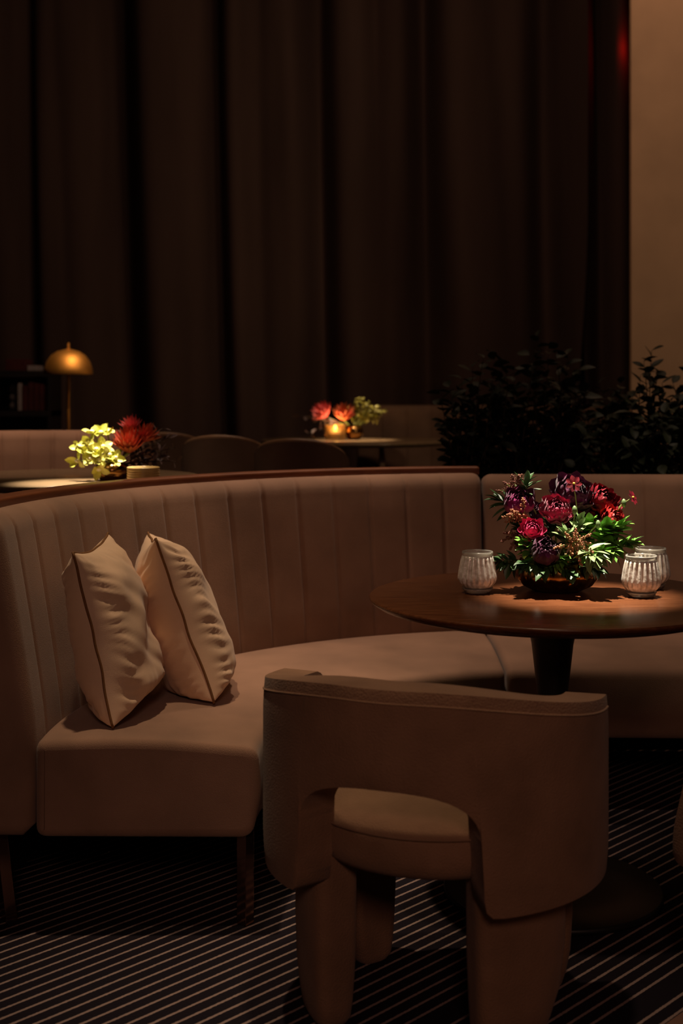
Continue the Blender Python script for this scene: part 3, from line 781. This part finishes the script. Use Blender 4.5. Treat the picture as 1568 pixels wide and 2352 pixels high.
shrub(1500, [(1496, 805), (1478, 830), (1470, 862), (1520, 880), (1510, 855), (1500, 872), (1462, 905)] + tops(1440, 1560, 915, 1075, 36), 5.0, 'dark leafy shrub with sprigs standing out against the tan wall', 35)
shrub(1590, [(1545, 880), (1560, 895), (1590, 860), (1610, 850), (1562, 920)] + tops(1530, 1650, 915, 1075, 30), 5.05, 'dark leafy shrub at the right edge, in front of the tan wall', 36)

# ------------------------------------------------------------------ lounge tables behind
def lounge_table(label, x, y, r, legs=False):
    z = .95
    t = thing('lounge_table', label, 'table', (x, y, PZ))
    mb = MB(); mb.lathe([(.01, z - .028), (r - .02, z - .026), (r - .002, z - .012), (r, z - .005), (r - .004, z), (.01, z)], 96, (x, y, 0)); obj('tabletop', mb, M['wood_dark'], t)
    if not legs:
        mb = MB(); mb.lathe([(.22, PZ), (.22, PZ + .015), (.04, PZ + .03), (.03, PZ + .3), (.045, z - .028)], 40, (x, y, 0)); obj('pedestal', mb, M['table_black'], t)
    else:
        for k in range(3):
            a = math.radians((-62, 58, 178)[k]); 
            for sg in (-1, 1):
                mb = MB(); a2 = a + sg * .13
                p0 = Vector((x + .50 * r * math.cos(a), y + .50 * r * math.sin(a), z - .027)); p1 = Vector((x + .62 * r * math.cos(a2) , y + .62 * r * math.sin(a2), PZ))
                mb.tube([p0, p1], [.013, .011], 10); obj('leg', mb, M['rim_wood'], t)
    return t
M['wood_dark'] = mat('polished dark tabletop', (.26, .17, .09), .25, col2=(.17, .11, .06), nscale=14, stretch=(1, 8, 8), spec=.5)
LT = Vector((-.945, 4.57, .95)); lounge_table('dark round lounge table just behind the curved banquette, with lime yellow flowers', LT.x, LT.y, .45)
FT = Vector((.095, 7.80, .95)); lounge_table('dark round table far back with a lit candle and red flowers', FT.x, FT.y, .57, True)

M['amber_lit'] = mat('clear amber glass', (.75, .50, .20), .2, var=.1, nscale=20, spec=.5, trans=.8)
def amber_votive(px, py, Y, label, r, h, lit):
    g = P(px, py, Y); g.z = .95
    root = thing('candle_glass', label, 'candle holder', g, 0)
    mb = MB(); prof = [(.003, 0), (r * .94, 0), (r, .004)]
    for k in range(1, 25): 
        z = .004 + (h - .006) * k / 24; prof.append((r * (1 + .022 * math.cos(k * PI / 2)), z))
    prof += [(r * .97, h), (r * .93, h - .002), (r * .92, .012), (.003, .010)]
    mb.lathe(prof, 64); obj('ribbed_glass', mb, M['amber_lit' if lit else 'amber_glass'], root, world=False)
    mb = MB(); mb.lathe([(.002, .012), (r * .7, .012), (r * .7, .038), (r * .64, .040), (.002, .039)], 32); cd = obj('candle', mb, M['wax'], root, world=False)
    if lit:
        mb = MB(); mb.lathe([(.001, .040), (.007, .047), (.0085, .054), (.005, .066), (.001, .078)], 16); obj('flame', mb, M['flame'], cd, world=False)
        ld = bpy.data.lights.new('candle_light', 'POINT'); ld.energy = CANDLE_W; ld.color = (1, .60, .25); ld.shadow_soft_size = .006
        lo = bpy.data.objects.new('candle_light', ld); COL.objects.link(lo); lo.location = g + Vector((0, 0, .095))
CANDLE_W = 1.6
amber_votive(329, 1109, 4.26, 'ribbed amber candle glass beside the lime yellow flowers', .0525, .052 + .0, False)
amber_votive(770, 1010, 7.72, 'small lit candle glass glowing on the far table', .060, .092, True)

def round_bowl(px, py, Y, r, h, label, m):
    g = P(px, py, Y); g.z = .95
    root = thing('vase', label, 'vase', g)
    mb = MB(); mb.lathe([(.003, 0), (r * .55, 0), (r * .8, h * .12), (r, h * .5), (r * .9, h * .8), (r * .62, h), (r * .56, h * .98), (r * .8, h * .75), (r * .88, h * .5), (r * .7, h * .2), (.003, h * .1)], 48)
    obj('vase_wall', mb, M[m], root, world=False)
    return g + Vector((0, 0, h * .7))
gl = round_bowl(258, 1110, 4.38, .060, .062, 'low dark bronze vase holding the lime yellow flowers', 'bronze')
gf = round_bowl(812, 1008, 7.80, .058, .085, 'copper vase behind the lit candle on the far table', 'bronze')

def lime_orchid(root_p, px, py, Y, r, ax, label, group, m='orchid'):
    c = P(px, py, Y); root = thing('orchid_bloom', label, 'flower', root_p, 0, group)
    d, s_, u = frame_from(Vector(ax), Vector((0, 1, .1)))
    mb = MB()
    for k in range(5):
        a = 2 * PI * k / 5 + px * .1
        leaf(mb, c, (s_ * math.cos(a) + u * math.sin(a)) + d * (.35 + .5 * math.sin(px * 7 + k * 2.1)), r * (1 + .2 * math.sin(px * 3 + k)), r * .75, up=d, droop=-.25 + .5 * math.sin(py * 2.3 + k * 1.7), fold=.4, n=5, tip=1.15)
    obj('petals', mb, M[m], root)
    mb = MB(); mb.ball(c + d * r * .22, r * .26, 8, 6, (1, 1, .8)); obj('lip', mb, M['orchid_lip'], root)
    mb = MB(); mb.tube(stem_path(c - d * .004, root_p.copy()), .0022, 6); obj('stem', mb, M['stem'], root)
GL = 'lime yellow orchids on the left lounge table'
for (x, y, dy, ax) in ((213, 995, 0, (-.3, -.5, .7)), (232, 996, .02, (.1, -.6, .6)), (248, 994, .03, (.3, -.4, .6)), (205, 1018, -.02, (-.5, -.6, .5)), (183, 1028, .0, (-.9, -.4, .3)), (200, 1040, -.03, (-.4, -.7, .4)),
                       (222, 1034, -.04, (0, -.8, .5)), (236, 1028, -.03, (.2, -.7, .6)), (182, 1058, -.01, (-.8, -.6, -.1)), (208, 1054, -.05, (-.2, -.9, .3)), (228, 1058, -.05, (.0, -.9, .2)), (250, 1046, -.05, (.4, -.8, .3)), (262, 1052, -.04, (.6, -.7, .2)), (228, 1076, -.05, (-.1, -.9, -.4))):
    lime_orchid(gl, x, y, 4.36 + dy, .033, ax, 'lime yellow orchid bloom in the brightly lit cluster above the low vase', GL)

def protea(root_p, px, py, Y, r, ax, label, group, m='protea', n=5):
    c = P(px, py, Y); root = thing('protea', label, 'flower', root_p, 0, group); rnd = random.Random(int(px))
    d, s_, u = frame_from(Vector(ax), Vector((0, 1, .1)))
    mb = MB()
    for k in range(n):
        npet = 9 + 2 * k; f = (k + 1) / n
        for q in range(npet):
            a = 2 * PI * q / npet + k * .37
            out = (s_ * math.cos(a) + u * math.sin(a)) * (.25 + .75 * f) + d * (1.25 - .7 * f)
            leaf(mb, c - d * r * .75, out, r * rnd.uniform(1.25, 1.6) * (1.05 - .12 * f), r * .26, up=d, droop=-.22, fold=.5, n=5, tip=1.2)
    obj('bracts', mb, M[m], root)
    mb = MB(); mb.tube(stem_path(c - d * r * .7, root_p.copy()), .004, 6); obj('stem', mb, M['stem'], root)
GP = 'proteas on the lounge tables'
protea(gl, 296, 1012, 4.38, .062, (.0, -.35, .9), 'large rust red protea beside the lime yellow orchids', GP)
protea(gl, 338, 994, 4.42, .048, (.35, -.2, .8), 'dark red protea at the back right of the orchid vase', GP, 'protea', 4)
protea(gl, 300, 972, 4.43, .040, (-.1, -.2, .9), 'pinkish protea at the top of the orchid vase', GP, 'protea_pale', 4)
protea(gf, 738, 945, 7.80, .072, (-.5, -.35, .6), 'pink red protea leaning left on the far table', GP, 'protea_pale', 4)
protea(gf, 790, 948, 7.78, .072, (.05, -.4, .8), 'bright red protea in the middle of the far table', GP, 'protea', 4)
def branch(root_p, tips, Y, label, m, L, W, seed, nl=9):
    rnd = random.Random(seed); root = thing('foliage_branch', label, 'foliage', root_p, 0, 'dusky branches on the lounge tables')
    ml, ms = MB(), MB()
    for (tx, ty) in tips:
        tip = P(tx, ty, Y + rnd.uniform(-.05, .05)); pts = stem_path(tip, root_p.copy(), .6); ms.tube(pts, .0018, 5)
        for k in range(nl):
            t_ = .35 + .65 * (k + 1) / nl; i = min(7, int(t_ * 8)); p = pts[i].lerp(pts[min(8, i + 1)], t_ * 8 - i)
            v = Vector((rnd.gauss(0, 1), rnd.gauss(0, 1), rnd.gauss(0.3, 1)))
            leaf(ml, p, v, L * rnd.uniform(.7, 1.1), W, droop=.2, fold=.2, n=4, roll=rnd.uniform(-1, 1))
    obj('leaves', ml, M[m], root); obj('stem', ms, M['twig'], root)
branch(gl, [(345, 1000), (372, 985), (390, 1005), (398, 1030), (380, 1050), (360, 1030), (405, 1060), (350, 1060)], 4.5, 'dusky dark branch spreading right over the amber candle glass', 'smoke', .036, .018, 3, 12)
branch(gf, [(725, 985), (735, 965), (708, 995), (688, 955), (745, 985)], 7.78, 'dusky branch drooping left of the lit candle', 'smoke', .05, .024, 4, 8)
def floret_spray(root_p, tips, Y, label, m, seed):
    rnd = random.Random(seed); root = thing('floret_branch', label, 'flower spray', root_p, 0)
    ml, ms = MB(), MB()
    for (tx, ty) in tips:
        tip = P(tx, ty, Y); pts = stem_path(tip, root_p.copy(), .5); ms.tube(pts, .002, 5)
        for k in range(16):
            t_ = .55 + .45 * (k + 1) / 16; i = min(7, int(t_ * 8)); p = pts[i].lerp(pts[min(8, i + 1)], t_ * 8 - i)
            o = Vector((rnd.gauss(0, 1), rnd.gauss(0, 1), rnd.gauss(0, 1))) * .014
            for q in range(4):
                v = Vector((rnd.gauss(0, 1), rnd.gauss(0, 1), rnd.gauss(0, 1))); leaf(ml, p + o, v, .022, .014, n=3)
    obj('florets', ml, M[m], root); obj('stem', ms, M['stem'], root)
floret_spray(gf, [(826, 918), (845, 928), (862, 938), (880, 945), (838, 945), (815, 940), (860, 952)], 7.80, 'olive yellow floret branch reaching right on the far table', 'olive_bloom', 6)

# ------------------------------------------------------------------ tub chairs around the far table
def tub_chair(label, x, y, rz):
    root = thing('tub_chair', label, 'chair', (x, y, PZ), rz, 'dark tub chairs between the lounge tables')
    R = .19
    def pt(psi, r, z): a = math.radians(psi); return Vector((r * math.sin(a), -r * math.cos(a), z))
    zt = lambda p: .835 - .115 * (abs(p) / 105) ** 2
    mb = MB(); rows = []
    for k in range(-21, 22):
        p = k * 5; rows.append([pt(p, R, .40), pt(p, R + .012, .6), pt(p, R + .015, zt(p)), pt(p, R - .02, zt(p)), pt(p, R - .03, .6), pt(p, R - .03, .40)])
    mb.sweep(rows); o = obj('backrest', mb, M['fabric_dark'], root, world=False)
    mb = MB(); mb.tube([pt(k * 5, R - .001, zt(k * 5) + .004) for k in range(-21, 22)], .010, 8); obj('top_rim', mb, M['rim_wood'], root, world=False)
    mb = MB(); mb.lathe([(.01, .36), (.20, .36), (.215, .385), (.21, .43), (.17, .45), (.01, .455)], 40); obj('seat', mb, M['fabric_dark'], root, world=False)
    for a in (35, -35, 140, -140):
        mb = MB(); mb.tube([pt(a, .15, .365), pt(a, .19, 0)], [.014, .010], 8); obj('leg', mb, M['rim_wood'], root, world=False)
    return root
tc = tub_chair('dark tub chair with a bent-wood rim, leftmost of the three, behind the orchids', (385 - CX) / F * 6.4, 6.4, 0)
for (px, Y, rz, lab) in ((519, 6.05, -.1, 'dark tub chair with a bent-wood rim, middle one of the three'), (693, 5.65, -.15, 'dark tub chair with a bent-wood rim, rightmost of the three, below the lit candle')):
    c = copy_tree(tc); c.matrix_basis = Matrix.Translation(((px - CX) / F * Y, Y, PZ)) @ Matrix.Rotation(rz, 4, 'Z'); c['label'] = lab

# ------------------------------------------------------------------ floor lamp and bookcase at the far left
LX, LY = (157 - CX) / F * 7.6, 7.6
lamp = thing('floor_lamp', 'slim floor lamp with a brass dome shade at the far left', 'lamp', (LX, LY, PZ))
mb = MB(); mb.lathe([(.137, 1.336), (.139, 1.340), (.136, 1.370), (.122, 1.412), (.098, 1.446), (.062, 1.470), (.02, 1.481), (.006, 1.483), (.006, 1.479), (.06, 1.466), (.094, 1.443), (.118, 1.41), (.132, 1.37), (.135, 1.338)], 64, (LX, LY, 0)); obj('shade', mb, M['brass'], lamp)
mb = MB(); mb.tube([(LX, LY, PZ + .02), (LX, LY, 1.482)], .009, 12); obj('pole', mb, M['brass'], lamp)
mb = MB(); mb.tube([(LX, LY, 1.480), (LX, LY, 1.518)], .008, 12); obj('finial', mb, M['brass'], lamp)
mb = MB(); mb.lathe([(.13, PZ), (.132, PZ + .012), (.02, PZ + .024), (.01, PZ + .03)], 48, (LX, LY, 0)); obj('base', mb, M['brass'], lamp)
BX0, BX1, BY = (-40 - CX) / F * 8.3, (118 - CX) / F * 8.3, 8.3
bk = thing('bookcase', 'near-black open bookcase at the far left, behind the brass lamp', 'bookcase', ((BX0 + BX1) / 2, BY + .15, PZ))
zs = [PZ + .03, .70, CH - (950 - HY) / F * 8.3, CH - (858 - HY) / F * 8.3]
for z in zs:
    mb = MB(); mb.box(((BX0 + BX1) / 2, BY + .15, z), (BX1 - BX0, .30, .035)); obj('shelf', mb, M['shelf'], bk, smooth=False)
for x in (BX0 + .012, BX1 - .012):
    mb = MB(); mb.box((x, BY + .15, (PZ + zs[3]) / 2), (.024, .296, zs[3] - PZ - .036)); obj('side_panel', mb, M['shelf'], bk, smooth=False)
mb = MB(); mb.box(((BX0 + BX1) / 2, BY + .292, (PZ + zs[3]) / 2), (BX1 - BX0 - .06, .01, zs[3] - PZ - .04)); obj('back_panel', mb, M['shelf'], bk, smooth=False)
def book(px0, px1, zb, h, m, label, name='book', d=.18, cat='book', group='books on the bookcase'):
    x0, x1 = (px0 - CX) / F * 8.33, (px1 - CX) / F * 8.33
    mb = MB(); mb.box(((x0 + x1) / 2, 8.33 + d / 2, zb + .0176 + h / 2), (x1 - x0 - .002, d, h)); o = obj(name, mb, M[m], None, False, label=label, category=cat, group=group); bevel(o, .003, 2)
book(40, 50, zs[2], .175, 'grey_book', 'pale grey book spine on the upper shelf, left of the dark red books')
for i in range(5):
    book(51 + i * 13, 63 + i * 13, zs[2], .16 + .008 * ((i * 3) % 4), 'red_book', 'dark red book in the row on the upper shelf of the bookcase')
book(41, 50, zs[1], .20, 'grey_book', 'pale grey book spine on the lower shelf')
for i in range(4):
    book(52 + i * 14, 65 + i * 14, zs[1], .19 + .006 * ((i * 3) % 4), 'red_book', 'dark red book in the row on the lower shelf of the bookcase')
for i in range(3):
    mb = MB(); c = Vector(((25 - CX) / F * 8.33, 8.42, zs[2] + .0186 + .027 + .055 * i)); mb.lathe([(.003, -.026), (.02, -.026), (.032, -.012), (.032, .012), (.02, .026), (.003, .026)], 24, c)
    obj('ceramic_cup', mb, M['grey_book'], label=('pale cup at the bottom of the stack on the bookcase', 'pale cup in the middle of the stack on the bookcase', 'pale cup on top of the stack on the bookcase')[i], category='cup', group='stacked cups on the bookcase')
book(62, 85, zs[3], .034, 'grey_book', 'pale grey box lying on top of the bookcase', 'box', cat='box', group='boxes on top of the bookcase')
book(12, 60, zs[3], .075, 'red_book', 'dark red box on top of the bookcase', 'box', cat='box', group='boxes on top of the bookcase')

# ------------------------------------------------------------------ light
def spot(name, loc, target, w, color, size, blend=.5, soft=.03):
    ld = bpy.data.lights.new(name, 'SPOT'); ld.energy = w; ld.color = color; ld.spot_size = math.radians(size); ld.spot_blend = blend; ld.shadow_soft_size = soft
    o = bpy.data.objects.new(name, ld); COL.objects.link(o); o.location = loc
    o.rotation_euler = (Vector(target) - Vector(loc)).to_track_quat('-Z', 'Y').to_euler(); return o
def area(name, loc, target, w, color, sx, sy):
    ld = bpy.data.lights.new(name, 'AREA'); ld.shape = 'RECTANGLE'; ld.size = sx; ld.size_y = sy; ld.energy = w; ld.color = color
    o = bpy.data.objects.new(name, ld); COL.objects.link(o); o.location = loc
    o.rotation_euler = (Vector(target) - Vector(loc)).to_track_quat('-Z', 'Y').to_euler(); return o
WARM = (1, .74, .48); WHITE = (1, .86, .68); PINKW = (1, .72, .52)
spot('table_spot', (.62, 3.56, 4.6), (.60, 3.27, .85), 4300, WHITE, 8.6, 1, .012)
spot('seat_spot', (-.08, 4.88, 4.7), (-.08, 4.16, .44), 390, PINKW, 27, 1, .10)
spot('pillow_spot', (-.70, 3.22, 4.6), (-.45, 3.3, .5), 265, WARM, 29, .9, .06)
spot('right_seat_spot', (1.30, 3.1, 4.7), (1.30, 4.35, .85), 200, PINKW, 26, 1, .10)
spot('lounge_spot', (-.78, 4.46, 4.7), (-.85, 4.25, .95), 3300, WHITE, 7.8, .95, .02)
spot('far_table_spot', (.05, 7.6, 4.8), (.06, 7.75, .98), 1500, WARM, 9, .6, .03)
spot('wall_wash', (2.7, 3.5, 2.7), (2.0, 6.5, 2.2), 52, WARM, 75, .9, .1)
spot('chair_light', (.12, 2.35, 4.7), (.16, 2.50, .6), 150, WARM, 25, 1, .08)
spot('lamp_spot', (-.7, 6.3, 3.6), (-1.6, 7.6, 1.42), 220, (1,.66,.36), 9, .8, .05)
spot('back_banquette_spot', (-1.3, 4.5, 4.7), (-1.2, 5.3, 1.0), 260, PINKW, 30, .9, .1)
area('drape_wash', (.9, 5.6, 4.6), (.9, 9.5, .9), 30, (1, .64, .42), 3.0, .5)
spot('front_fill', (.2, -2.4, 3.2), (.12, 2.6, .68), 135, (1, .55, .42), 31, 1, .45)  # added reddish fill from behind the camera for surfaces facing it; no bar there
ld = bpy.data.lights.new('red_lamp', 'POINT'); ld.energy = .7; ld.color = (1, .02, .01); ld.shadow_soft_size = .02
o = bpy.data.objects.new('red_lamp', ld); COL.objects.link(o); o.location = ((1452 - CX) / F * 9.4, 9.4, CH + 785 / F * 9.4)

wd = bpy.data.worlds.new('dim room'); SC.world = wd; wd.use_nodes = True
bg = wd.node_tree.nodes['Background']; bg.inputs['Color'].default_value = (1, .66, .48, 1); bg.inputs['Strength'].default_value = .018

# ------------------------------------------------------------------ camera
cd = bpy.data.cameras.new('camera'); cam = bpy.data.objects.new('camera', cd); COL.objects.link(cam)
cam.location = (0, 0, CH); cam.rotation_euler = (PI / 2, 0, 0)
cd.sensor_fit = 'VERTICAL'; cd.sensor_height = 36; cd.sensor_width = 24; cd.lens = F / 2352 * 36
cd.shift_y = -(1176 - HY) / 2352
cd.clip_start = .05; cd.clip_end = 50
cd.dof.use_dof = True; cd.dof.focus_distance = 3.2; cd.dof.aperture_fstop = 3.2
SC.camera = cam
SC.view_settings.view_transform = 'Standard'; SC.view_settings.look = 'None'; SC.view_settings.exposure = 0; SC.view_settings.gamma = 1
